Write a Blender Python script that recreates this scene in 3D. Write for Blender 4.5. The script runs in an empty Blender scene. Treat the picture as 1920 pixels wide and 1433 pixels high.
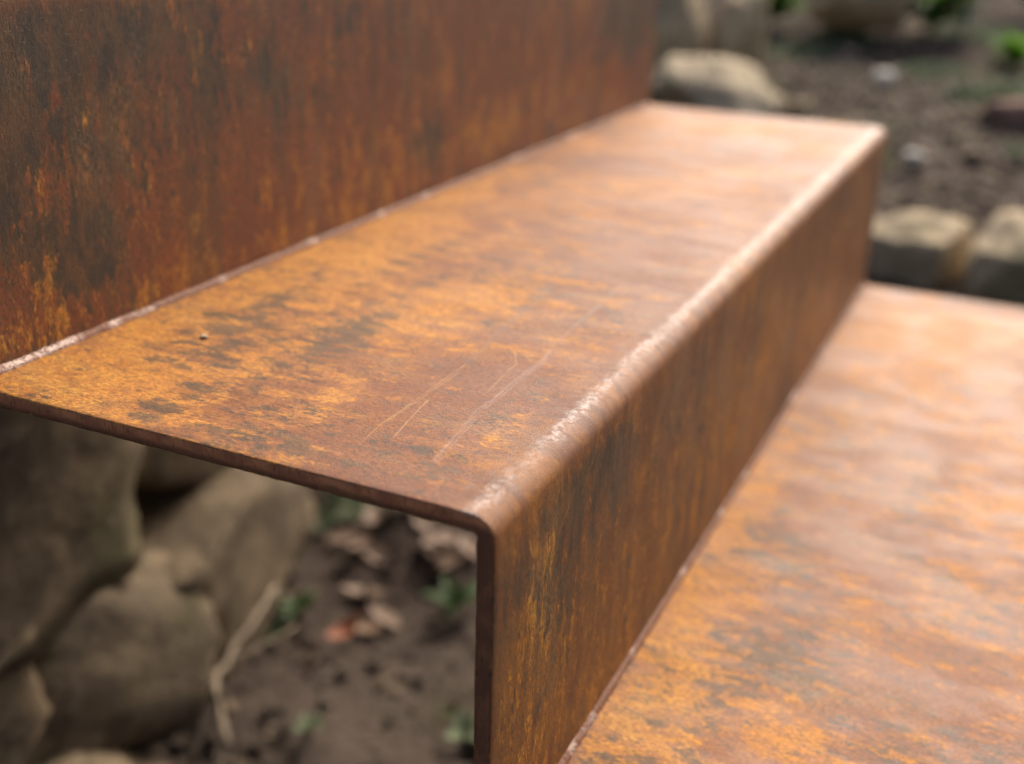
import bpy, bmesh, math, random
from mathutils import Vector, Matrix, noise as mn
random.seed(7)
rad = math.radians
scene = bpy.context.scene
COL = scene.collection

# ------------------------------------------------------------------ camera
cam_d = bpy.data.cameras.new('camera')
cam = bpy.data.objects.new('camera', cam_d)
COL.objects.link(cam)
cam.location = (-0.3770, -0.1780, 0.2340)
cam.rotation_euler = (1.178184, -0.025778, -1.131444)
cam_d.sensor_width = 36.0
cam_d.lens = 40.48
cam_d.clip_start = 0.01
cam_d.clip_end = 500
cam_d.dof.use_dof = True
cam_d.dof.focus_distance = 0.56
cam_d.dof.aperture_fstop = 3.5
cam_d.dof.aperture_blades = 0
scene.camera = cam

# ------------------------------------------------------------------ light
SUN_EL, SUN_AZ = 43.0, -3.0          # azimuth from +x towards +y
world = bpy.data.worlds.new('World')
scene.world = world
world.use_nodes = True
wn = world.node_tree.nodes
bg = wn['Background']
sky = wn.new('ShaderNodeTexSky')
sky.sky_type = 'NISHITA'
sky.sun_disc = False
sky.sun_elevation = rad(SUN_EL)
sky.sun_rotation = rad(90 - SUN_AZ)
sky.air_density = 0.8
sky.dust_density = 7.0
sky.ozone_density = 0.6
world.node_tree.links.new(sky.outputs[0], bg.inputs[0])
bg.inputs[1].default_value = 0.15
sun_d = bpy.data.lights.new('sun', 'SUN')
sun_d.energy = 1.9
sun_d.angle = rad(5)
sun_d.color = (1.0, 0.94, 0.86)
sun = bpy.data.objects.new('sun', sun_d)
COL.objects.link(sun)
sd = Vector((math.cos(rad(SUN_EL)) * math.cos(rad(SUN_AZ)), math.cos(rad(SUN_EL)) * math.sin(rad(SUN_AZ)), math.sin(rad(SUN_EL))))
sun.rotation_euler = sd.to_track_quat('Z', 'Y').to_euler()
sun.location = sd * 6
scene.view_settings.view_transform = 'Standard'
scene.view_settings.look = 'None'
scene.view_settings.exposure = 0.58
scene.view_settings.gamma = 1.0
scene.view_settings.use_curve_mapping = False
scene.render.engine = 'CYCLES'
scene.cycles.use_denoising = True
scene.cycles.max_bounces = 5
scene.cycles.diffuse_bounces = 3
scene.cycles.glossy_bounces = 2
scene.cycles.caustics_reflective = False
scene.cycles.caustics_refractive = False

# ------------------------------------------------------------------ helpers
def tag(o, label=None, cat=None, group=None, kind=None):
    if label: o['label'] = label
    if cat: o['category'] = cat
    if group: o['group'] = group
    if kind: o['kind'] = kind
    return o

def empty(name, loc=(0, 0, 0), label=None, cat=None, group=None):
    o = bpy.data.objects.new(name, None)
    COL.objects.link(o)
    o.location = loc
    o.empty_display_size = 0.05
    return tag(o, label, cat, group)

def link(name, me, parent=None, loc=None, mat=None):
    o = bpy.data.objects.new(name, me)
    COL.objects.link(o)
    if parent: o.parent = parent
    if loc is not None: o.location = loc
    if mat:
        me.materials.clear()
        me.materials.append(mat)
    return o

def fbm(p, sc, oct=4, seed=0.0):
    return mn.fractal(Vector((p[0] * sc + seed, p[1] * sc - seed * .7, p[2] * sc + seed * 1.3)), 1.0, 2.0, oct)

def sstep(a, b, x):
    t = min(1, max(0, (x - a) / (b - a)))
    return t * t * (3 - 2 * t)

class NT:
    """small node graph writer"""
    def __init__(self, name):
        self.m = bpy.data.materials.new(name)
        self.m.use_nodes = True
        self.t = self.m.node_tree
        self.bsdf = self.t.nodes['Principled BSDF']
    def n(self, typ, **kw):
        nd = self.t.nodes.new(typ)
        for k, v in kw.items(): setattr(nd, k, v)
        return nd
    def put(self, sock, v):
        if isinstance(v, bpy.types.NodeSocket): self.t.links.new(v, sock)
        elif v is not None: sock.default_value = v
    def math(self, op, a, b=None, c=None, clamp=False):
        nd = self.n('ShaderNodeMath', operation=op, use_clamp=clamp)
        self.put(nd.inputs[0], a)
        if b is not None: self.put(nd.inputs[1], b)
        if c is not None: self.put(nd.inputs[2], c)
        return nd.outputs[0]
    def vm(self, op, a, b=None, c=None):
        nd = self.n('ShaderNodeVectorMath', operation=op)
        self.put(nd.inputs[0], a)
        if b is not None: self.put(nd.inputs[1], b)
        if c is not None: self.put(nd.inputs[2], c)
        return nd.outputs['Value'] if op in ('LENGTH', 'DOT_PRODUCT', 'DISTANCE') else nd.outputs['Vector']
    def rng(self, v, a, b, c=0.0, d=1.0, smooth=True):
        nd = self.n('ShaderNodeMapRange', interpolation_type='SMOOTHSTEP' if smooth else 'LINEAR', clamp=True)
        self.put(nd.inputs[0], v); self.put(nd.inputs[1], a); self.put(nd.inputs[2], b)
        self.put(nd.inputs[3], c); self.put(nd.inputs[4], d)
        return nd.outputs[0]
    def noise(self, vec, sc=1.0, det=4.0, rough=0.55, dist=0.0, dim='3D'):
        nd = self.n('ShaderNodeTexNoise', noise_dimensions=dim)
        self.put(nd.inputs['Vector'], vec)
        nd.inputs['Scale'].default_value = sc
        nd.inputs['Detail'].default_value = det
        nd.inputs['Roughness'].default_value = rough
        nd.inputs['Distortion'].default_value = dist
        return nd.outputs['Fac']
    def mix(self, f, a, b, mode='MIX'):
        nd = self.n('ShaderNodeMix', data_type='RGBA', blend_type=mode)
        self.put(nd.inputs[0], f)
        self.put(nd.inputs[6], (*a, 1) if isinstance(a, tuple) and len(a) == 3 else a)
        self.put(nd.inputs[7], (*b, 1) if isinstance(b, tuple) and len(b) == 3 else b)
        return nd.outputs[2]
    def bump(self, h, strength, dist, normal=None):
        nd = self.n('ShaderNodeBump')
        self.put(nd.inputs['Strength'], strength)
        nd.inputs['Distance'].default_value = dist
        self.put(nd.inputs['Height'], h)
        if normal is not None: self.put(nd.inputs['Normal'], normal)
        return nd.outputs[0]
    def out(self, color=None, rough=None, normal=None, metal=None, spec=None):
        for k, v in (('Base Color', color), ('Roughness', rough), ('Normal', normal), ('Metallic', metal), ('Specular IOR Level', spec)):
            if v is not None: self.put(self.bsdf.inputs[k], (*v, 1) if isinstance(v, tuple) and len(v) == 3 else v)
        return self.m

# ------------------------------------------------------------------ stair dimensions
D, H, W, T = 0.30, 0.1963, 1.073, 0.0088
RY, RZ = 0.0135, 0.0108               # nose bend: run along the tread, drop down the riser
# plate k lies at tread height k*H with its nose at y = k*D; texture rows v are offset by 10*k

# ------------------------------------------------------------------ weathering steel
def corten(k):
    g = NT('weathering_steel')
    uvn = g.n('ShaderNodeUVMap', uv_map='sheet')
    uv0 = uvn.outputs[0]
    w1 = g.noise(uv0, 26, 3, .6, dim='2D')
    w2 = g.noise(g.vm('ADD', uv0, (3.7, 1.9, 0)), 21, 3, .6, dim='2D')
    wv = g.n('ShaderNodeCombineXYZ')
    g.put(wv.inputs[0], g.math('MULTIPLY_ADD', w1, .007, -.0035))
    g.put(wv.inputs[1], g.math('MULTIPLY_ADD', w2, .024, -.012))
    uv = g.vm('ADD', uv0, wv.outputs[0])
    def nz(su, sv, det=5., rough=.6, seed=0., src=uv):
        return g.noise(g.vm('MULTIPLY_ADD', src, (su, sv, 0), (seed * 1.31 + .5, seed * .77, 0)), 1.0, det, rough, dim='2D')
    large = nz(11, 8, 4, .55, 1)
    large2 = nz(13, 7, 4, .55, 8)
    med = nz(62, 24, 6, .66, 2)
    med2 = nz(75, 22, 6, .66, 5)
    wf = g.n('ShaderNodeCombineXYZ')
    g.put(wf.inputs[0], g.math('MULTIPLY_ADD', w1, .0016, -.0008))
    s0 = g.n('ShaderNodeSeparateXYZ'); g.put(s0.inputs[0], uv0)
    v0_ = g.math('SUBTRACT', s0.outputs[1], 10.0 * k)
    vf = g.math('MULTIPLY_ADD', g.math('MINIMUM', v0_, .29), 2.3, g.math('MULTIPLY', g.math('MAXIMUM', g.math('SUBTRACT', v0_, .29), 0.0), 1.7))
    cf = g.n('ShaderNodeCombineXYZ'); g.put(cf.inputs[0], s0.outputs[0]); g.put(cf.inputs[1], g.math('ADD', vf, g.math('MULTIPLY', w2, .02)))
    uvf = g.vm('ADD', cf.outputs[0], wf.outputs[0])
    fib2 = nz(250, 42, 6, .74, 3, uvf)
    fib = nz(950, 125, 4, .78, 4, uvf)
    grain = nz(1900, 1300, 2, .7, 6, uv0)
    speck = nz(230, 95, 6, .80, 7, uvf)
    drip = nz(46, 3.2, 5, .62, 21, uv0)
    pits = nz(700, 460, 3, .6, 9, uv0)

    def blobs(lst):
        acc = 0.0
        for (u0, v0, ru, rv, amp) in lst:
            if not (k * 10 - 2 < v0 < k * 10 + 3): continue
            q = g.vm('MULTIPLY_ADD', uv, (1 / ru, 1 / rv, 0), (-u0 / ru, -v0 / rv, 0))
            b = g.rng(g.vm('LENGTH', q), 0.15, 1.0, amp, 0.0)
            acc = b if isinstance(acc, float) else g.math('ADD', acc, b)
        return acc
    O = [  # orange bloom: middle tread
        (.18, .035, .42, .075, .16), (.03, .06, .06, .07, .12), (.235, .158, .11, .055, .20), (.30, .075, .10, .05, .14),
        (.0695, .262, .014, .005, .30), (.07, .17, .05, .016, .14), (.45, .02, .5, .05, .12), (.95, .1, .12, .25, .10),
        (.1, .24, .5, .07, -.08),
        # upper riser
        (.1955, 10.349, .012, .024, .34), (.1013, 10.372, .006, .008, .5), (.235, 10.352, .02, .02, .12), (.06, 10.43, .025, .08, .16), (.14, 10.40, .02, .05, .10),
        (.18, 10.452, .010, .014, .2), (.42, 10.455, .12, .045, .14), (.60, 10.46, .12, .04, .16), (.8, 10.45, .2, .06, .10),
        (.15, 10.478, .4, .014, .12), (.1, 10.36, .2, .09, -.05), (.36, 10.39, .16, .1, -.03),
        # lower riser
        (.05, .375, .035, .06, .20), (.07, .33, .05, .035, .10), (.03, .44, .03, .04, .12), (.40, .41, .35, .09, .12), (.15, .47, .16, .04, .06), (.8, .40, .3, .1, .08),
        # lower tread
        (.17, -9.965, .16, .05, .24), (.35, -9.985, .3, .03, .16), (.17, -9.90, .05, .03, .14), (.9, -9.9, .2, .2, .10), (.3, -9.83, .3, .09, -.05),
    ]
    K = [  # dark mill-scale patches: middle tread
        (.11, .07, .075, .055, .15), (.03, .108, .05, .030, .17), (.0275, .165, .06, .06, .19), (.132, .128, .09, .040, .15),
        (.172, .13, .07, .028, .14), (.30, .084, .07, .022, .14), (.225, .195, .07, .018, .12), (.05, .235, .06, .045, .10), (.19, .05, .07, .03, .12), (.26, .12, .07, .02, .12),
        (.38, .09, .05, .02, .10),
        # upper riser
        (.040, 10.385, .030, .11, .50), (.0843, 10.445, .050, .045, .42), (.080, 10.34, .06, .06, .26), (.13, 10.35, .14, .09, .16),
        (.205, 10.37, .035, .06, .24), (.1336, 10.363, .005, .008, .6), (.262, 10.36, .04, .05, .22), (.28, 10.385, .03, .02, .25),
        (.15, 10.31, .14, .04, .20), (.48, 10.445, .06, .035, .34), (.98, 10.37, .16, .09, .40), (.74, 10.34, .12, .04, .10),
        (.11, 10.40, .07, .05, .14), (.33, 10.33, .06, .03, .10),
        # lower riser
        (.035, .345, .08, .06, .17), (.105, .322, .08, .03, .22), (.155, .338, .04, .04, .24), (.08, .38, .03, .06, .20), (.035, .42, .05, .06, .14), (.12, .36, .10, .06, .10), (.27, .34, .08, .03, .12),
        # lower tread
        (.39, -9.962, .08, .028, .18), (.37, -9.93, .05, .026, .17), (.25, -9.91, .10, .06, .15), (.51, -9.855, .12, .04, .15), (.14, -9.955, .16, .06, .13), (.2, -9.8, .25, .12, .10),
    ]
    ob, kb = blobs(O), blobs(K)
    # masks
    rs = g.rng(v0_, .295, .325)                       # 0 on the tread, 1 on the riser
    def dev(x, amt): return g.math('MULTIPLY', g.math('SUBTRACT', x, .5), amt)
    def add(*xs):
        a = xs[0]
        for x in xs[1:]: a = g.math('ADD', a, x)
        return a
    F1 = nz(74, 13.5, 8, .72, 31, uvf); F2 = nz(105, 20, 8, .74, 37, uvf); F3 = nz(62, 11, 8, .70, 43, uvf)
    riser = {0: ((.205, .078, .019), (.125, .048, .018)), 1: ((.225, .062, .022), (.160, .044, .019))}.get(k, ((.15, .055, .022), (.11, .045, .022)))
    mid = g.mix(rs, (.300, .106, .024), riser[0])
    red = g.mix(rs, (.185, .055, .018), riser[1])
    t = add(dev(large, .5), dev(med, .4), dev(fib2, .45), g.math('MULTIPLY', ob, .9), .5)
    c = g.mix(g.rng(t, .36, .66), red, mid)
    # red-brown, orange and dark islands with ragged fractal rims
    ri = g.rng(add(F3, dev(large2, .35), g.math('MULTIPLY', ob, -.35)), .515, .575)
    c = g.mix(g.math('MULTIPLY', ri, .60), c, g.mix(g.rng(large, .4, .6), (.155, .047, .020), (.125, .040, .022)))
    oi = g.rng(add(F1, dev(large, .35), dev(fib2, .18), g.math('MULTIPLY', ob, .62), g.math('MULTIPLY', rs, -.03)), .495, .615)
    nreg0 = g.math('MULTIPLY', g.rng(v0_, .262, .280), g.rng(v0_, .302, .318, 1, 0))
    keep = g.math('SUBTRACT', 1.0, g.math('MULTIPLY', nreg0, .75))
    oi = g.math('MULTIPLY', oi, keep)
    om = oi
    orange = g.mix(g.rng(fib2, .36, .64), (.40, .140, .020), (.53, .215, .028))
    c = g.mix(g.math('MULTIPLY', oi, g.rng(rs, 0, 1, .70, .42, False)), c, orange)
    fk = g.rng(add(dev(fib2, .85), dev(fib, .75), dev(F1, .9), g.math('MULTIPLY', ob, 1.0)), g.rng(rs, 0, 1, .22, .17, False), g.rng(rs, 0, 1, .38, .27, False))
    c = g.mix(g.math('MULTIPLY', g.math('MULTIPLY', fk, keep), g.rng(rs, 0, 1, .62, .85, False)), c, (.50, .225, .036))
    iso = g.math('MULTIPLY', g.rng(nz(135, 120, 6, .76, 61, uv0), .53, .61), g.rng(large2, .36, .60, .25, .75))
    c = g.mix(g.math('MULTIPLY', iso, .62), c, (.125, .042, .020))
    iso2 = g.math('MULTIPLY', g.rng(nz(430, 260, 4, .72, 73, uv0), .53, .60), g.rng(F3, .42, .56, .10, .48))
    c = g.mix(iso2, c, (.105, .036, .017))
    c = g.mix(g.math('MULTIPLY', rs, g.rng(pits, .58, .66, 0, .7)), c, (.045, .024, .016))
    # drip runs on the riser
    dr = g.math('MULTIPLY', rs, g.rng(add(drip, dev(F2, .25)), .54, .64, 0, .55))
    c = g.mix(dr, c, (.085, .040, .026))
    # mill-scale stains
    k1 = add(F2, dev(large2, .30), dev(speck, .30), g.math('MULTIPLY', kb, g.rng(v0_, .28, .31, .75, .62)))
    km = g.math('MULTIPLY', g.rng(k1, .565, .680), keep)
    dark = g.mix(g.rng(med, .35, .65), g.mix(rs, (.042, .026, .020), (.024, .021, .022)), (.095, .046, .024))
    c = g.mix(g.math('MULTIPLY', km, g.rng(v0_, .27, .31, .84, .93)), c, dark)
    # pale film in broken patches
    wm = g.math('MULTIPLY', g.rng(nz(20, 9, 5, .6, 12), .52, .74), g.rng(fib, .40, .60))
    c = g.mix(g.math('MULTIPLY', wm, .30), c, (.33, .20, .14))
    c = g.mix(1.0, c, (1.10, 1.10, .60), 'MULTIPLY')
    # fibre contrast
    fv = g.math('MULTIPLY_ADD', g.rng(fib, .32, .68, smooth=False), .85, .57)
    nrg = g.math('MULTIPLY', g.rng(v0_, .268, .284), g.rng(v0_, .300, .312, 1, 0))
    fv = g.math('ADD', g.math('MULTIPLY', fv, g.math('SUBTRACT', 1.0, g.math('MULTIPLY', nrg, .7))), g.math('MULTIPLY', nrg, .72))
    fv = g.math('MULTIPLY', fv, g.rng(grain, .3, .7, .84, 1.16))
    fcol = g.n('ShaderNodeCombineXYZ')
    for i in range(3): g.put(fcol.inputs[i], fv)
    c = g.mix(1.0, c, fcol.outputs[0], 'MULTIPLY')
    # scratches on the middle tread (x, .3 - y)
    segs = [(.1463, .2099, .0564, .2100, .0006, 0), (.1400, .2122, .0620, .2110, .0005, 0), (.0970, .2152, .0483, .2229, .0006, 0), (.0564, .2100, .0330, .2130, .0004, 0),
            (.1782, .2254, .1620, .2340, .0005, 0), (.1620, .2340, .1435, .2353, .0005, 0), (.1435, .2353, .1133, .2378, .0005, 0),
            (.190, .2420, .1763, .2441, .0016, 1), (.1763, .2441, .0915, .2442, .0020, 1), (.1763, .2465, .10, .2460, .0010, 1), (.0915, .2442, .0348, .2516, .0018, 1), (.085, .2475, .0348, .2540, .0008, 1),
            (.30, .1950, .2065, .2034, .0040, 2), (.2065, .2034, .1463, .2099, .0020, 2), (.33, .235, .21, .240, .0014, 1),
            (.092, .322, .052, .352, .0004, 0), (.118, .312, .100, .330, .0004, 0)]
    sm = [None, None, None]
    ws = g.n('ShaderNodeCombineXYZ'); g.put(ws.inputs[1], g.math('MULTIPLY_ADD', w2, .0016, -.0008))
    uvs = g.vm('ADD', uv0, ws.outputs[0])
    for (ax, ay, bx, by, w, kd) in (segs if k == 0 else []):
        ba = Vector((bx - ax, by - ay, 0))
        pa = g.vm('SUBTRACT', uvs, (ax, ay, 0))
        t = g.math('MULTIPLY', g.vm('DOT_PRODUCT', pa, tuple(ba)), 1 / ba.length_squared, clamp=True)
        tv = g.n('ShaderNodeVectorMath', operation='SCALE')
        tv.inputs[0].default_value = tuple(ba)
        g.put(tv.inputs['Scale'], t)
        dd = g.vm('DISTANCE', pa, tv.outputs[0])
        mk = g.rng(dd, w * .1, w * 1.1, 1, 0)
        sm[kd] = mk if sm[kd] is None else g.math('MAXIMUM', sm[kd], mk)
    brk = g.rng(nz(55, 1400, 4, .7, 15, uv0), .30, .62)
    brk2 = g.rng(nz(45, 1500, 5, .75, 19, uv0), .36, .66)
    if k == 0:
      c = g.mix(g.math('MULTIPLY', g.math('MULTIPLY', sm[2], .5), brk), c, (.17, .11, .08))
      c = g.mix(g.math('MULTIPLY', g.math('MULTIPLY', sm[1], .5), brk2), c, (.42, .28, .22))
      c = g.mix(g.math('MULTIPLY', g.math('MULTIPLY', sm[0], .62), brk), c, (.60, .32, .11))
    # nose highlight painted in: pale tint, then a band of bare worn steel
    sv = g.n('ShaderNodeSeparateXYZ'); g.put(sv.inputs[0], uv0)
    vl = g.math('ADD', g.math('SUBTRACT', sv.outputs[1], 10.0 * k), g.math('MULTIPLY_ADD', nz(90, 90, 5, .7, 53, uv0), .016, -.008))
    nose = g.math('MULTIPLY', g.rng(vl, .273, .284), g.rng(vl, .290, .300, 1, 0))
    nose = g.math('MULTIPLY', nose, g.rng(nz(150, 150, 5, .74, 51, uv0), .42, .58, .15, 1))
    c = g.mix(g.math('MULTIPLY', nose, .15), c, (.42, .32, .26))
    vs_ = g.math('ADD', v0_, g.math('MULTIPLY_ADD', nz(70, 70, 5, .7, 67, uv0), .012, -.006))
    steel = g.math('MULTIPLY', g.math('MULTIPLY', g.rng(vs_, .282, .287), g.rng(vs_, .288, .294, 1, 0)), g.rng(nz(330, 330, 4, .76, 69, uv0), .40, .60, .12, 1))
    steel = g.math('MULTIPLY', steel, g.rng(nz(16, 16, 4, .6, 71, uv0), .34, .56, .45, 1))
    c = g.mix(g.math('MULTIPLY', steel, .6), c, (.58, .55, .52))
    nregc = g.math('MULTIPLY', g.rng(v0_, .268, .286), g.rng(v0_, .298, .310, 1, 0))
    nregc = g.math('MULTIPLY', nregc, g.rng(nz(60, 60, 6, .7, 57, uv0), .36, .56, .35, 1))
    # gloss and relief
    ro = g.math('MULTIPLY_ADD', om, .08, g.rng(nz(24, 12, 5, .62, 77), .40, .62, .57, .43))
    ro = g.math('MULTIPLY_ADD', km, -.04, ro)
    ro = g.math('MULTIPLY_ADD', g.rng(fib2, .3, .7), .10, ro)
    ro = g.math('MULTIPLY_ADD', nregc, -.17, ro)
    hgt = g.math('MULTIPLY_ADD', fib, .55, g.math('MULTIPLY_ADD', fib2, .7, g.math('MULTIPLY', grain, .5)))
    hgt = g.math('MULTIPLY_ADD', g.rng(pits, .62, .72), -.5, hgt)
    nreg = g.math('MULTIPLY', g.rng(v0_, .268, .284), g.rng(v0_, .300, .312, 1, 0))
    hgt = g.math('ADD', g.math('MULTIPLY', hgt, g.rng(nreg, 0, 1, 1, .45, False)), g.math('MULTIPLY', g.math('MULTIPLY', nreg, grain), 1.1))
    nrm = g.bump(hgt, .85, .00055)
    nrm2 = g.bump(g.noise(uv0, 7, 2, .5, dim='2D'), .25, .004, nrm)
    return g.out(c, ro, nrm2, metal=g.math('MULTIPLY', steel, .52), spec=.55)

def cut_edge():
    g = NT('cut_steel_edge')
    tc = g.n('ShaderNodeTexCoord').outputs['Object']
    st = g.noise(g.vm('MULTIPLY', tc, (900, 900, 160)), 1, 4, .6)
    gr = g.noise(tc, 900, 4, .7)
    bl = g.noise(tc, 70, 4, .6)
    c = g.mix(g.rng(bl, .38, .60), (.56, .21, .085), (.36, .13, .055))
    c = g.mix(g.rng(st, .54, .66, 0, .65), c, (.07, .034, .020))
    sz = g.n('ShaderNodeSeparateXYZ'); g.put(sz.inputs[0], tc)
    dk = g.rng(g.math('MULTIPLY_ADD', bl, .008, sz.outputs[2]), -.0004, -.0030)
    c = g.mix(g.math('MULTIPLY', dk, .60), c, (.045, .028, .020))
    c = g.mix(g.rng(gr, .56, .72, 0, .6), c, (.34, .13, .04))
    return g.out(c, .55, g.bump(g.math('ADD', st, gr), .8, .0005), spec=.4)

def weld_mat():
    g = NT('weld_metal')
    tc = g.n('ShaderNodeTexCoord').outputs['Object']
    a = g.noise(tc, 28, 4, .6)
    b = g.noise(tc, 420, 4, .65)
    sx = g.n('ShaderNodeSeparateXYZ'); g.put(sx.inputs[0], tc)
    m = g.math('MULTIPLY', g.rng(g.math('ADD', a, g.rng(sx.outputs[0], .03, .22, .12, 0)), .55, .65), g.rng(b, .36, .52))
    c = g.mix(m, (.190, .068, .024), (.36, .26, .21))
    c = g.mix(g.rng(b, .54, .72, 0, .5), c, (.34, .12, .03))
    return g.out(c, g.math('SUBTRACT', .60, g.math('MULTIPLY', m, .34)), g.bump(b, 1.0, .0012), metal=g.math('MULTIPLY', m, .45))

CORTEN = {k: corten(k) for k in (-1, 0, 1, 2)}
EDGE, WELD = cut_edge(), weld_mat()

def plate_mesh(k):
    """one folded plate: tread + nose bend + riser, cross-section in local y/z, extruded along x"""
    rng = random.Random(40 + k)
    prof = []      # (y, z, v, side)
    voff = 10.0 * k
    def outer():
        pts = []
        y0 = D + T
        n = 70
        for i in range(n + 1):
            y = y0 + (RY - y0) * i / n
            pts.append((y, 0.0, voff + D - y))
        va = D - RY
        rm = (RY + RZ) / 2
        for i in range(1, 17):
            a = math.pi / 2 * i / 16
            pts.append((RY - RY * math.sin(a), -RZ + RZ * math.cos(a), voff + va + rm * a))
        vb = va + rm * math.pi / 2
        n = 46
        zb = -H + 0.0005
        for i in range(1, n + 1):
            z = -RZ + (zb + RZ) * i / n
            pts.append((0.0, z, voff + vb + (-RZ - z)))
        return pts
    def inner():
        pts = []
        zb = -H + 0.0005
        ry, rz = RY - T, RZ - T
        n = 46
        for i in range(n + 1):
            z = zb + (-RZ - zb) * i / n
            pts.append((T, z, voff + .55 + z))
        for i in range(1, 11):
            a = math.pi / 2 * (1 - i / 10)
            pts.append((RY - ry * math.sin(a), -RZ + rz * math.cos(a), voff + .62 + .01 * i))
        n = 70
        for i in range(1, n + 1):
            y = RY + (D + T - RY) * i / n
            pts.append((y, -T, voff + .75 + y))
        return pts
    oo, ii = outer(), inner()
    loop = oo + ii
    N = len(loop)
    no = len(oo)
    b = 0.0009
    xs = [(0.0, b), (b * .3, b * .3), (b, 0), (.005, 0)] + [(.005 + (W - .01) * i / 24, 0) for i in range(1, 24)] + [(W - .005, 0), (W - b, 0), (W - b * .3, b * .3), (W, b)]
    # inward normals of the section
    nrm = []
    for i in range(N):
        p0, p1 = loop[i - 1], loop[(i + 1) % N]
        dy, dz = p1[0] - p0[0], p1[1] - p0[1]
        l = math.hypot(dy, dz) or 1
        nrm.append((-dz / l * -1, dy / l * -1))
    verts, vv = [], []
    for si, (x, ins) in enumerate(xs):
        endish = si < 3 or si > len(xs) - 4
        for i, (y, z, v) in enumerate(loop):
            ny, nz_ = nrm[i]
            j = 0.0
            if endish and i >= no:      # ragged burr on the cut's inner lip
                j = .00016 * mn.noise(Vector((y * 130, z * 130, k + x))) + .00045 * mn.noise(Vector((y * 620, z * 620, k)))
            jx = 0.0
            if endish: jx = .0003 * mn.noise(Vector((y * 300, z * 300, 5 + k)))
            # ny,nz points away from the solid; move inwards by ins
            verts.append((x + jx, y - ny * (ins + j), z - nz_ * (ins + j)))
    faces, fm, fuv = [], [], []
    ns = len(xs)
    for s in range(ns - 1):
        for i in range(N):
            i2 = (i + 1) % N
            faces.append((s * N + i, s * N + i2, (s + 1) * N + i2, (s + 1) * N + i))
            fm.append(0)
            u0, u1 = xs[s][0] + .37 * k, xs[s + 1][0] + .37 * k
            va, vb = loop[i][2], loop[i2][2]
            if abs(vb - va) > .1: vb = va + .008
            fuv.append(((u0, va), (u0, vb), (u1, vb), (u1, va)))
    # end caps: strips between outer and inner runs
    def cap(s, flip):
        base = s * N
        i, j = 0, N - 1
        while i < j:
            # advance the shorter diagonal
            if j - i == 1: break
            A, B = loop[i], loop[j]
            C2, D2 = loop[i + 1], loop[j - 1]
            d1 = (C2[0] - B[0]) ** 2 + (C2[1] - B[1]) ** 2
            d2 = (D2[0] - A[0]) ** 2 + (D2[1] - A[1]) ** 2
            if d1 < d2 and i + 1 < j: f = (base + i, base + i + 1, base + j); i += 1
            else: f = (base + i, base + j - 1, base + j); j -= 1
            faces.append(f if flip else tuple(reversed(f)))
            fm.append(1)
            fuv.append(tuple((0, 0) for _ in f))
    cap(0, False); cap(ns - 1, True)
    me = bpy.data.meshes.new('step_plate')
    me.from_pydata(verts, [], faces)
    uvl = me.uv_layers.new(name='sheet')
    li = 0
    for p in me.polygons:
        p.material_index = fm[p.index]
        p.use_smooth = True
        for q, l in enumerate(p.loop_indices): uvl.data[l].uv = fuv[p.index][q]
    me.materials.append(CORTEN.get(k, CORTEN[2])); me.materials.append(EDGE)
    bm = bmesh.new(); bm.from_mesh(me)
    bmesh.ops.recalc_face_normals(bm, faces=bm.faces)
    for e in bm.edges:
        if len(e.link_faces) == 2 and e.calc_face_angle(0) > rad(50): e.smooth = False
    bm.to_mesh(me); bm.free()
    return me

# plates other than the three in view carry an x offset in the sheet coordinates; the three in view use none
def fix_uv(me, k):
    if k in (-1, 0, 1):
        for l in me.uv_layers['sheet'].data: l.uv.x -= .37 * k

def weld_mesh(k):
    rng = random.Random(90 + k)
    n, m = 760, 9
    verts, faces = [], []
    for i in range(n + 1):
        x = .0015 + (W - .003) * i / n
        rip = math.sin(x * 2 * math.pi / .0042 + 2 * mn.noise(Vector((x * 60, k, 3))))
        r = .0035 + .0005 * mn.noise(Vector((x * 35, k * 3, 1))) + .0004 * mn.noise(Vector((x * 110, k * 3, 4))) + .00022 * rip + .0005 * mn.noise(Vector((x * 420, k, 7)))
        for j in range(m):
            a = j / (m - 1)
            # convex fillet between the tread (y=-r) and the riser (z=r)
            ang = a * math.pi / 2
            bul = .60
            y = -r * (1 - a) * (1 - 0) * (1 - bul) - r * bul * math.cos(ang)
            z = r * a * (1 - bul) + r * bul * math.sin(ang)
            jj = .00042 * mn.noise(Vector((x * 700, j * 1.7, k * 5.)))
            verts.append((x, y - jj + (.0008 if j == m - 1 else 0), z + jj - (.0008 if j == 0 else 0)))
    for i in range(n):
        for j in range(m - 1):
            a = i * m + j
            faces.append((a, a + 1, a + m + 1, a + m))
    for e in (0, n):
        b = e * m
        faces.append(tuple(b + j for j in range(m)))
    me = bpy.data.meshes.new('weld_bead')
    me.from_pydata(verts, [], faces)
    bm = bmesh.new(); bm.from_mesh(me)
    bmesh.ops.recalc_face_normals(bm, faces=bm.faces)
    bm.to_mesh(me); bm.free()
    for p in me.polygons: p.use_smooth = True
    me.materials.append(WELD)
    return me

stairs = empty('steel_staircase', (0, 0, -.785), 'rust-orange weathering steel staircase of folded plates with welded corners', 'staircase')
for k in range(-3, 3):
    me = plate_mesh(k); fix_uv(me, k)
    pl = link('step_plate', me, stairs, (0, k * D, k * H + .785))
    if k > -3:
        wb = link('weld_bead', weld_mesh(k), pl, (0, 0, -H))

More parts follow.
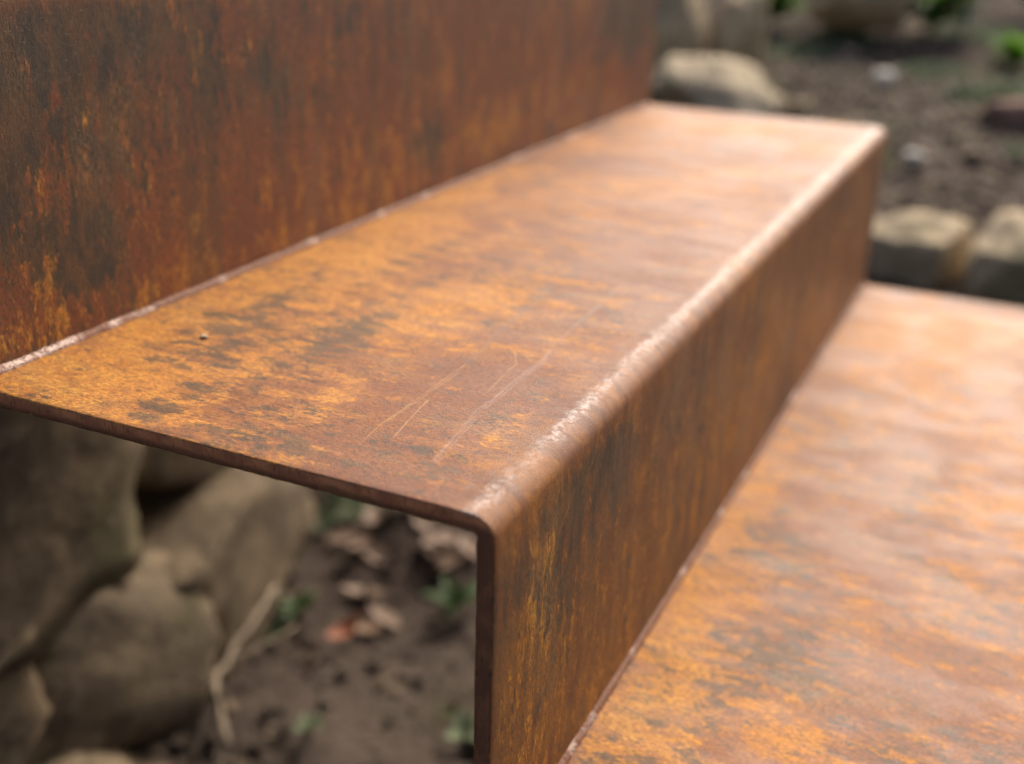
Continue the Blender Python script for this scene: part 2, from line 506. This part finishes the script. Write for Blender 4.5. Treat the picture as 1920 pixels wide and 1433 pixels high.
# ------------------------------------------------------------------ terrain
def ground_h(x, y):
    h = -.72
    h += .30 * sstep(1.35, 1.88, x)                         # foot of the edging
    h += .10 * sstep(1.90, 2.02, x)                         # bed behind it
    if x > 2.0: h += .11 * min(x - 2.0, 4.5)
    yb = .84 + .28 * sstep(.7, 1.15, x)
    amp = 1 - sstep(1.5, 2.6, x)
    h += 1.06 * amp * sstep(yb, yb + .5, y)
    h += .25 * (1 - amp) * sstep(1.4, 4, y)
    n = .030 * fbm((x, y, 0), 3.1, 4, 3) + .016 * fbm((x, y, 0), 14, 3, 9) + .006 * fbm((x, y, 0), 48, 2, 5)
    far = 1 - sstep(6, 12, math.hypot(x, y))
    return h + n * far - .0 

def axis(core0, core1, step, out):
    a = []
    x = core0
    while x < core1: a.append(x); x += step
    s = step; lo = core0; pre = []
    while lo > -out: s *= 1.35; lo -= s; pre.append(lo)
    s = step; hi = a[-1]
    while hi < out: s *= 1.35; hi += s; a.append(hi)
    return pre[::-1] + a

def soil_mat():
    g = NT('soil')
    tc = g.n('ShaderNodeTexCoord').outputs['Object']
    a = g.noise(tc, 5, 5, .6); b = g.noise(tc, 38, 6, .65); c_ = g.noise(tc, 170, 5, .7)
    c = g.mix(g.rng(a, .35, .65), (.062, .044, .034), (.105, .079, .060))
    c = g.mix(g.rng(b, .5, .72, 0, .7), c, (.13, .098, .072))
    c = g.mix(g.rng(c_, .55, .7, 0, .7), c, (.028, .020, .016))
    gm = g.math('MULTIPLY', g.rng(g.noise(tc, 3.3, 4, .6), .55, .66), g.rng(b, .4, .6))
    c = g.mix(g.math('MULTIPLY', gm, .7), c, (.10, .115, .035))
    return g.out(c, .95, g.bump(g.math('MULTIPLY_ADD', c_, .5, b), 1.0, .012), spec=.15)
SOIL = soil_mat()
gx = axis(-.5, 4.8, .028, 60); gy = axis(-1.0, 1.9, .028, 60)
gv = [(x, y, ground_h(x, y)) for y in gy for x in gx]
nx = len(gx)
gf = [(j * nx + i, j * nx + i + 1, (j + 1) * nx + i + 1, (j + 1) * nx + i) for j in range(len(gy) - 1) for i in range(nx - 1)]
gme = bpy.data.meshes.new('ground'); gme.from_pydata(gv, [], gf)
for p in gme.polygons: p.use_smooth = True
ground = link('ground', gme, mat=SOIL)
tag(ground, 'dark brown garden soil with crumbs and moss', kind='structure')

# ------------------------------------------------------------------ stones
def stone_mat(name, c1, c2, c3, moss=.3):
    g = NT(name)
    tc = g.n('ShaderNodeTexCoord').outputs['Object']
    oi = g.n('ShaderNodeObjectInfo')
    p = g.vm('ADD', tc, g.vm('MULTIPLY', oi.outputs['Location'], (7, 5, 3)))
    a = g.noise(p, 9, 5, .62); b = g.noise(p, 34, 6, .68); d = g.noise(p, 160, 4, .7); e = g.noise(p, 5.5, 4, .6)
    c = g.mix(g.rng(a, .38, .62), c1, c2)
    c = g.mix(g.rng(b, .5, .7, 0, .7), c, c3)
    c = g.mix(g.rng(d, .56, .72, 0, .6), c, (.09, .075, .055))
    c = g.mix(g.math('MULTIPLY', g.rng(e, .50, .64), moss), c, (.085, .095, .028))
    mo = g.noise(g.vm('ADD', p, (3, 1, 2)), 19, 4, .6)
    c = g.mix(g.rng(mo, .52, .66, 0, .65), c, tuple(q * .6 for q in c2))
    c = g.mix(g.rng(g.noise(p, 13, 3, .6, 1.0), .60, .70, 0, .6), c, tuple(min(1, q * 1.2) for q in c3))
    h = g.math('MULTIPLY_ADD', d, .35, b)
    return g.out(c, .88, g.bump(h, .9, .008), spec=.25)
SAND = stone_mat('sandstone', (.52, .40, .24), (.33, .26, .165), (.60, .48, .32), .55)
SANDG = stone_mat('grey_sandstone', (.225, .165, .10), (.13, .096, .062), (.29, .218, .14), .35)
PALE = stone_mat('pale_stone', (.48, .38, .25), (.33, .26, .17), (.56, .46, .32), .4)
WHITE = stone_mat('white_pebble', (.80, .74, .62), (.72, .66, .55), (.84, .78, .68), .0)
REDST = stone_mat('brown_stone', (.26, .15, .105), (.20, .12, .09), (.31, .20, .15), .05)

def stone_mesh(size, seed, box=.6, rough=.16, sub=5):
    bm = bmesh.new()
    bmesh.ops.create_cube(bm, size=2)
    bmesh.ops.subdivide_edges(bm, edges=bm.edges, cuts=2 ** sub // 2 + 1, use_grid_fill=True)
    rng = random.Random(seed)
    planes = []
    for _ in range(8):
        n = Vector((rng.gauss(0, 1), rng.gauss(0, 1), rng.gauss(0, 1))).normalized()
        planes.append((n, rng.uniform(.86, 1.2)))
    for v in bm.verts:
        p = v.co.copy()
        q = p.normalized()
        p = q * (1 - box) * 1.12 + p * box
        for n, d in planes:
            ex = p.dot(n) - d
            if ex > 0: p -= n * ex * .95
        f = 1 + rough * fbm(q, 1.3, 3, seed) + rough * .45 * fbm(q, 4.5, 4, seed + 3)
        p *= f
        v.co = Vector((p.x * size[0] / 2, p.y * size[1] / 2, p.z * size[2] / 2))
    me = bpy.data.meshes.new('stone')
    bm.to_mesh(me); bm.free()
    for pl in me.polygons: pl.use_smooth = True
    return me

def stone(name, loc, size, seed, mat, rot=(0, 0, 0), parent=None, box=.6, rough=.16, sub=4):
    o = link(name, stone_mesh(size, seed, box, rough, sub), parent, None, mat)
    o.location = Vector(loc) - (parent.location if parent else Vector((0, 0, 0)))
    o.rotation_euler = rot
    return o

# rough dry-stone wall under the staircase, left
dsw = empty('dry_stone_wall', (.45, .75, -.72), 'rough dry-stone wall of tan blocks in shade beneath the staircase', 'stone wall')
for i, (loc, size, rz, ry) in enumerate([
    ((.315, .775, -.335), (.34, .24, .27), .12, .06),
    ((.64, .86, -.40), (.30, .22, .17), -.15, .12),
    ((.685, .815, -.60), (.42, .26, .25), .22, -.26),
    ((.42, .765, -.575), (.36, .24, .19), -.12, .22),
    ((.20, .74, -.53), (.24, .22, .17), .1, -.1),
    ((.27, .70, -.68), (.30, .24, .15), .2, .1),
    ((.04, .78, -.36), (.26, .24, .24), -.1, 0),
    ((.02, .74, -.62), (.26, .24, .24), .2, 0),
    ((.97, .93, -.50), (.24, .22, .22), .2, .1),
    ((.99, .90, -.69), (.26, .22, .17), .1, 0),
    ((.42, .86, -.16), (.30, .24, .17), 0, .05),
    ((.12, .88, -.16), (.30, .24, .16), .1, 0),
    ((.74, .94, -.22), (.30, .24, .18), -.2, .1),
    ((1.24, .98, -.55), (.24, .28, .44), .3, .1)]):  # last, tall block added to keep the sun off the other stones
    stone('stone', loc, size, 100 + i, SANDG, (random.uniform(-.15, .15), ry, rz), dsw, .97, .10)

# low stone edging beyond the far end
edg = empty('stone_edging', (1.9, 0, -.45), 'low edging of squared tan stones with sunlit tops beyond the stair end', 'stone edging')
for i, (loc, size, rz, ry) in enumerate([
    ((1.93, .225, -.40), (.19, .20, .22), .08, .0),
    ((1.93, .022, -.415), (.18, .19, .225), -.12, .02),
    ((1.90, -.175, -.405), (.19, .20, .23), .06, -.02),
    ((1.93, -.39, -.42), (.2, .22, .22), -.05, 0),
    ((1.95, .44, -.42), (.2, .22, .22), .1, 0)]):
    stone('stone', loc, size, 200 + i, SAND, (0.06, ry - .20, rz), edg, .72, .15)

# single rocks in the bed beyond
o = stone('rock', (2.60, .645, -.225), (.34, .31, .18), 301, PALE, (.1, -.1, .3), None, .2, .28)
tag(o, 'pale tan rock right behind the far back corner of the middle tread', 'rock')
o = stone('rock', (3.1, .90, -.11), (.22, .17, .32), 302, SAND, (0, 0, .3), None, .5, .2)
tag(o, 'upright olive tan rock at the top, beside the upper riser edge', 'rock')
o = stone('rock', (3.15, .73, -.12), (.2, .12, .34), 303, SAND, (.1, .1, -.2), None, .5, .2)
tag(o, 'narrow tan rock at the top, second from the upper riser', 'rock')
o = stone('rock', (3.6, .45, .02), (.26, .30, .25), 304, PALE, (0, .1, .1), None, .55, .16)
tag(o, 'large pale grey rock at the top above the soil bed', 'rock')
o = stone('rock', (2.83, -.085, -.225), (.13, .15, .075), 305, REDST, (0, .1, .2), None, .4, .2)
tag(o, 'reddish brown rock lying on the soil at the right edge', 'rock')

for i, (loc, s, lab, mat) in enumerate([
    ((2.328, .089, -.262), .038, 'round whitish pebble on dark soil just above the stone edging', WHITE),
    ((3.062, .275, -.185), .050, 'pinkish pebble high on the soil bed right of the pale rock', WHITE),
    ((2.553, .036, -.250), .036, 'dull grey pebble on soil between whitish pebble and reddish rock', SANDG),
    ((2.70, .426, -.232), .045, 'small yellowish stone peeking over the far tread edge', SAND),
    ((2.42, -.03, -.265), .05, 'brownish stone half sunk in soil above the edging', SANDG)]):
    tag(stone('pebble', loc, (s, s * 1.15, s * .8), 330 + i, mat, (0, 0, i), None, .3, .12, 2), lab, 'pebble', 'pebbles on the soil bed')

# soil crumbs and grit: nobody could count them
def crumbs(name, spots, label, mat, n, smin, smax, seed):
    rng = random.Random(seed)
    base = bmesh.new(); bmesh.ops.create_icosphere(base, subdivisions=1, radius=1)
    bvs = [v.co.copy() for v in base.verts]; bfs = [[v.index for v in f.verts] for f in base.faces]; base.free()
    vs, fs = [], []
    for _ in range(n):
        x0, x1, y0, y1 = rng.choice(spots)
        x, y = rng.uniform(x0, x1), rng.uniform(y0, y1)
        s = smin + (smax - smin) * rng.random() ** 3
        z = ground_h(x, y) + s * .2
        b = len(vs)
        sx, sy, sz = s * rng.uniform(.7, 1.3), s * rng.uniform(.7, 1.3), s * rng.uniform(.5, .9)
        for c in bvs:
            k = rng.uniform(.75, 1.2)
            vs.append((x + c.x * sx * k, y + c.y * sy * k, z + c.z * sz * k))
        fs += [[b + q for q in f] for f in bfs]
    me = bpy.data.meshes.new(name); me.from_pydata(vs, [], fs)
    o = link(name, me, mat=mat)
    return tag(o, label, None, None, 'stuff')
crumbs('soil_crumbs', [(.4, 1.3, .2, 1.0), (1.95, 4.4, -.6, 1.3), (1.95, 3.2, -.5, .9)], 'loose dark soil crumbs scattered over the bed', SOIL, 3600, .003, .013, 1)
crumbs('bed_lightening_crumbs', [(1.98, 4.4, -.6, 1.3), (1.98, 3.4, -.4, .9)], 'tan crumbs added over the bed to make its soil look sunlit', PALE, 5200, .003, .013, 12)  # pale crumbs stand in for stronger sunlight on the bed soil
crumbs('grit', [(.4, 1.3, .2, 1.0), (1.95, 4.2, -.5, 1.2)], 'small tan grit and chips lying on the soil', SANDG, 460, .003, .013, 2)

# ------------------------------------------------------------------ leaves, twigs, plants
def leaf_mat(name, c1, c2, trans=.25):
    g = NT(name)
    tc = g.n('ShaderNodeTexCoord').outputs['Object']
    oi = g.n('ShaderNodeObjectInfo')
    a = g.noise(g.vm('ADD', tc, oi.outputs['Location']), 60, 4, .6)
    c = g.mix(a, c1, c2)
    c = g.mix(g.math('MULTIPLY', oi.outputs['Random'], .5), c, tuple(q * .6 for q in c1))
    g.out(c, .6, spec=.3)
    tr = g.n('ShaderNodeBsdfTranslucent'); g.put(tr.inputs[0], c)
    mx = g.n('ShaderNodeMixShader'); mx.inputs[0].default_value = trans
    g.t.links.new(g.bsdf.outputs[0], mx.inputs[1]); g.t.links.new(tr.outputs[0], mx.inputs[2])
    g.t.links.new(mx.outputs[0], g.t.nodes['Material Output'].inputs[0])
    return g.m
GREEN = leaf_mat('green_leaf', (.06, .10, .03), (.085, .135, .04), .3)
DEEP = leaf_mat('deep_green_leaf', (.03, .085, .012), (.05, .13, .018), .3)
GREEN2 = leaf_mat('mid_green_leaf', (.055, .14, .014), (.085, .19, .022), .5)
BRIGHT = leaf_mat('bright_green_leaf', (.11, .25, .02), (.15, .32, .03), .5)
BLUEG = leaf_mat('blue_green_leaf', (.16, .23, .22), (.24, .30, .30), .2)
MINT = leaf_mat('mint_leaf', (.17, .21, .11), (.22, .26, .15), .25)
DRY = leaf_mat('dry_leaf', (.21, .135, .085), (.33, .22, .15), .15)
RUSTL = leaf_mat('red_dry_leaf', (.30, .10, .05), (.36, .14, .07), .2)
def bark_mat():
    g = NT('twig_bark')
    tc = g.n('ShaderNodeTexCoord').outputs['Object']
    a = g.noise(tc, 90, 4, .6)
    return g.out(g.mix(a, (.17, .125, .08), (.27, .21, .14)), .8, g.bump(a, .6, .002))
BARK = bark_mat()

def leaf_mesh(L, w, curl, seed, thick=.0006):
    rng = random.Random(seed)
    n, m = 8, 4
    vs, fs = [], []
    for side in (0,):
        for i in range(n + 1):
            t = i / n
            ww = w * (math.sin(math.pi * min(1, t * .96 + .02)) ** .8) * (1.1 - .4 * t)
            for j in range(-m // 2, m // 2 + 1):
                s = j / (m / 2)
                x = L * t
                y = ww * s * .5
                z = curl * L * (t - .45) ** 2 * 1.4 + abs(s) * ww * .22 + .05 * L * mn.noise(Vector((t * 3, s * 2, seed))) + side * thick / 2
                vs.append((x, y, z))
    c = m + 1
    off = (n + 1) * c
    for i in range(n):
        for j in range(m):
            a = i * c + j
            fs.append((a, a + c, a + c + 1, a + 1))
    me = bpy.data.meshes.new('leaf'); me.from_pydata(vs, [], fs)
    for p in me.polygons: p.use_smooth = True
    return me

dry_meshes = []
for i in range(4):
    me = leaf_mesh(.062, .036, .1 + .15 * i, 500 + i); me.materials.append(DRY); dry_meshes.append(me)
rngl = random.Random(5)
for i in range(15):
    x = .93 + rngl.uniform(-.13, .13); y = .645 + rngl.uniform(-.10, .09)
    o = link('dry_leaf', dry_meshes[i % 4], None, (x, y, ground_h(x, y) + .006 + .004 * (i % 4)))
    o.rotation_euler = (rngl.uniform(-.3, .3), rngl.uniform(-.3, .2), rngl.uniform(0, 6.28))
    tag(o, 'pinkish tan dry leaf in the heap on soil beneath the middle tread', 'dry leaf', 'heap of dry leaves beneath the middle tread')
me = leaf_mesh(.06, .03, .7, 520); me.materials.append(RUSTL)
o = link('dry_leaf', me, None, (.735, .60, ground_h(.75, .6) + .02)); o.rotation_euler = (.2, -.2, -.4)
tag(o, 'rust red dry leaf at the end of the long pale twig', 'dry leaf')
me = leaf_mesh(.05, .035, .6, 521); me.materials.append(DRY)
o = link('dry_leaf', me, None, (.47, .67, ground_h(.48, .69) + .02)); o.rotation_euler = (.1, -.3, .8)
tag(o, 'single tan dry leaf at the foot of the dry-stone wall', 'dry leaf')

def tube(name, pts, r0, r1, mat, parent=None, seg=8):
    vs, fs = [], []
    n = len(pts)
    for i, p in enumerate(pts):
        p = Vector(p)
        d = (Vector(pts[min(i + 1, n - 1)]) - Vector(pts[max(i - 1, 0)])).normalized()
        a = d.orthogonal().normalized(); b = d.cross(a)
        r = r0 + (r1 - r0) * i / (n - 1)
        for q in range(seg):
            an = 2 * math.pi * q / seg
            vs.append(tuple(p + a * math.cos(an) * r + b * math.sin(an) * r))
    for i in range(n - 1):
        for q in range(seg):
            fs.append((i * seg + q, i * seg + (q + 1) % seg, (i + 1) * seg + (q + 1) % seg, (i + 1) * seg + q))
    fs.append(tuple(range(seg))[::-1]); fs.append(tuple((n - 1) * seg + q for q in range(seg)))
    me = bpy.data.meshes.new(name); me.from_pydata(vs, [], fs)
    for p in me.polygons: p.use_smooth = True
    return link(name, me, parent, None, mat)

def wob(a, b, n, amp, seed):
    a, b = Vector(a), Vector(b)
    return [a.lerp(b, i / n) + Vector((amp * mn.noise(Vector((i * .6, seed, 0))), amp * mn.noise(Vector((i * .6, seed, 4))), amp * .6 * mn.noise(Vector((i * .6, seed, 8))))) for i in range(n + 1)]
tw = tube('twig', wob((.475, .565, -.69), (.535, .632, -.675), 4, .01, 1) + wob((.56, .65, -.672), (.735, .685, -.655), 7, .012, 2), .006, .004, BARK)
tag(tw, 'long pale forked twig lying on the soil below the tread', 'twig')
tube('side_shoot', wob((.57, .652, -.672), (.70, .625, -.675), 5, .01, 4), .003, .002, BARK, tw)
tw = tube('twig', wob((.40, .66, -.685), (.50, .70, -.66), 5, .01, 6), .005, .003, BARK)
tag(tw, 'short brown twig against the foot of the dry-stone wall', 'twig')

def plant(name, loc, n, L, w, mat, label, cat, group=None, spread=1.0, rise=.5, seed=0, stem=.02):
    rng = random.Random(seed)
    t = empty(name, loc, label, cat, group)
    meshes = []
    for i in range(3):
        me = leaf_mesh(L, w, rng.uniform(-.6, .2), seed * 10 + i); me.materials.append(mat); meshes.append(me)
    tube('stem', [(0, 0, -.01), (0.002, .001, stem * .5), (0, .002, stem)], .0022, .0014, mat, t, 6)
    for i in range(n):
        o = link('leaf', meshes[i % 3], t)
        a = i * 2.4 + rng.uniform(-.3, .3)
        o.location = (0, 0, stem * rng.uniform(.3, 1))
        s = rng.uniform(.65, 1.15)
        o.scale = (s, s, s)
        o.rotation_euler = (rng.uniform(-.3, .3), -rise * rng.uniform(.3, 1.5), a)
    return t
def gl(x, y, dz=0): return (x, y, ground_h(x, y) + dz)
plant('seedling', gl(.80, .695), 6, .045, .026, GREEN, 'small green seedling between wall and leaf heap', 'seedling', 'seedlings under the stairs', seed=1)
plant('seedling', gl(1.08, .676), 6, .05, .03, GREEN, 'bright green seedling just below the middle tread edge', 'seedling', 'seedlings under the stairs', seed=2)
plant('seedling', gl(.90, .485), 6, .055, .026, GREEN, 'green seedling close behind the lower riser edge', 'seedling', 'seedlings under the stairs', seed=3)
plant('seedling', gl(.56, .51), 5, .026, .018, MINT, 'tiny pale green seedling on the soil at the bottom', 'seedling', 'seedlings under the stairs', seed=4)
plant('seedling', gl(.645, .34), 5, .03, .02, MINT, 'pale green seedling at the bottom beside the riser edge', 'seedling', 'seedlings under the stairs', seed=5)
plant('seedling', gl(.535, .66), 5, .03, .018, DEEP, 'dark green seedling beside the long twig', 'seedling', 'seedlings under the stairs', seed=6)
plant('seedling', gl(2.46, -.12), 5, .05, .025, GREEN, 'green seedling on the soil above the right edging stone', 'seedling', 'seedlings in the bed', seed=7)
plant('leafy_plant', gl(3.42, -.04), 26, .09, .05, BRIGHT, 'bright green leafy plant at the upper right edge', 'plant', 'leafy plants in the bed', seed=8, stem=.05, rise=.5)
plant('leafy_plant', gl(3.70, .23), 54, .15, .065, GREEN2, 'dark green leafy clump right of the large pale grey rock', 'plant', 'leafy plants in the bed', seed=9, stem=.12, rise=.45)
plant('leafy_plant', gl(3.66, .735), 40, .12, .055, GREEN2, 'dark green leafy clump left of the large pale grey rock', 'plant', 'leafy plants in the bed', seed=10, stem=.10, rise=.45)
plant('leafy_plant', gl(3.66, .13), 14, .06, .03, BLUEG, 'blue-grey leaved plant beside the dark green clump', 'plant', 'leafy plants in the bed', seed=11, stem=.08, rise=.7)
plant('leafy_plant', gl(4.2, -.02), 26, .15, .06, GREEN2, 'dark green plant behind the bright green one at the right', 'plant', 'leafy plants in the bed', seed=12, stem=.14, rise=.8)
plant('seedling', gl(2.50, .80), 10, .06, .03, DEEP, 'dark green sprig beside the upper riser edge', 'seedling', 'seedlings in the bed', seed=13, stem=.05)

def cover(name, spots, mat, label, n, seed):
    rng = random.Random(seed)
    vs, fs = [], []
    for _ in range(n):
        cx, cy, r = rng.choice(spots)
        a, q = rng.uniform(0, 6.28), r * math.sqrt(rng.random())
        x, y = cx + q * math.cos(a), cy + q * math.sin(a)
        z = ground_h(x, y) + .001
        L = rng.uniform(.010, .028); w = L * .45
        az, el = rng.uniform(0, 6.28), rng.uniform(.1, 1.1)
        dx, dy, dz = math.cos(az) * math.cos(el), math.sin(az) * math.cos(el), math.sin(el)
        px, py = -math.sin(az) * w / 2, math.cos(az) * w / 2
        b = len(vs)
        vs += [(x, y, z), (x + dx * L * .5 + px, y + dy * L * .5 + py, z + dz * L * .5), (x + dx * L, y + dy * L, z + dz * L * .9), (x + dx * L * .5 - px, y + dy * L * .5 - py, z + dz * L * .5)]
        fs.append((b, b + 1, b + 2, b + 3))
    me = bpy.data.meshes.new(name); me.from_pydata(vs, [], fs)
    o = link(name, me, mat=mat)
    return tag(o, label, None, None, 'stuff')
cover('ground_cover', [(3.6, .47, .10), (3.3, .17, .10), (3.0, .0, .10), (3.4, .6, .12), (2.8, .75, .10), (1.1, .85, .12), (.75, .75, .06), (3.1, -.2, .15), (3.8, .1, .15)], MINT, 'low grey-green ground cover leaves spreading over the bed', 9000, 3)

chip = stone('chip', (.112, .2405, .0009), (.0058, .0036, .0016), 777, PALE, (0, .1, .9), None, .5, .15, 2)
tag(chip, 'tiny pale flake lying on the middle tread near the weld', 'flake')
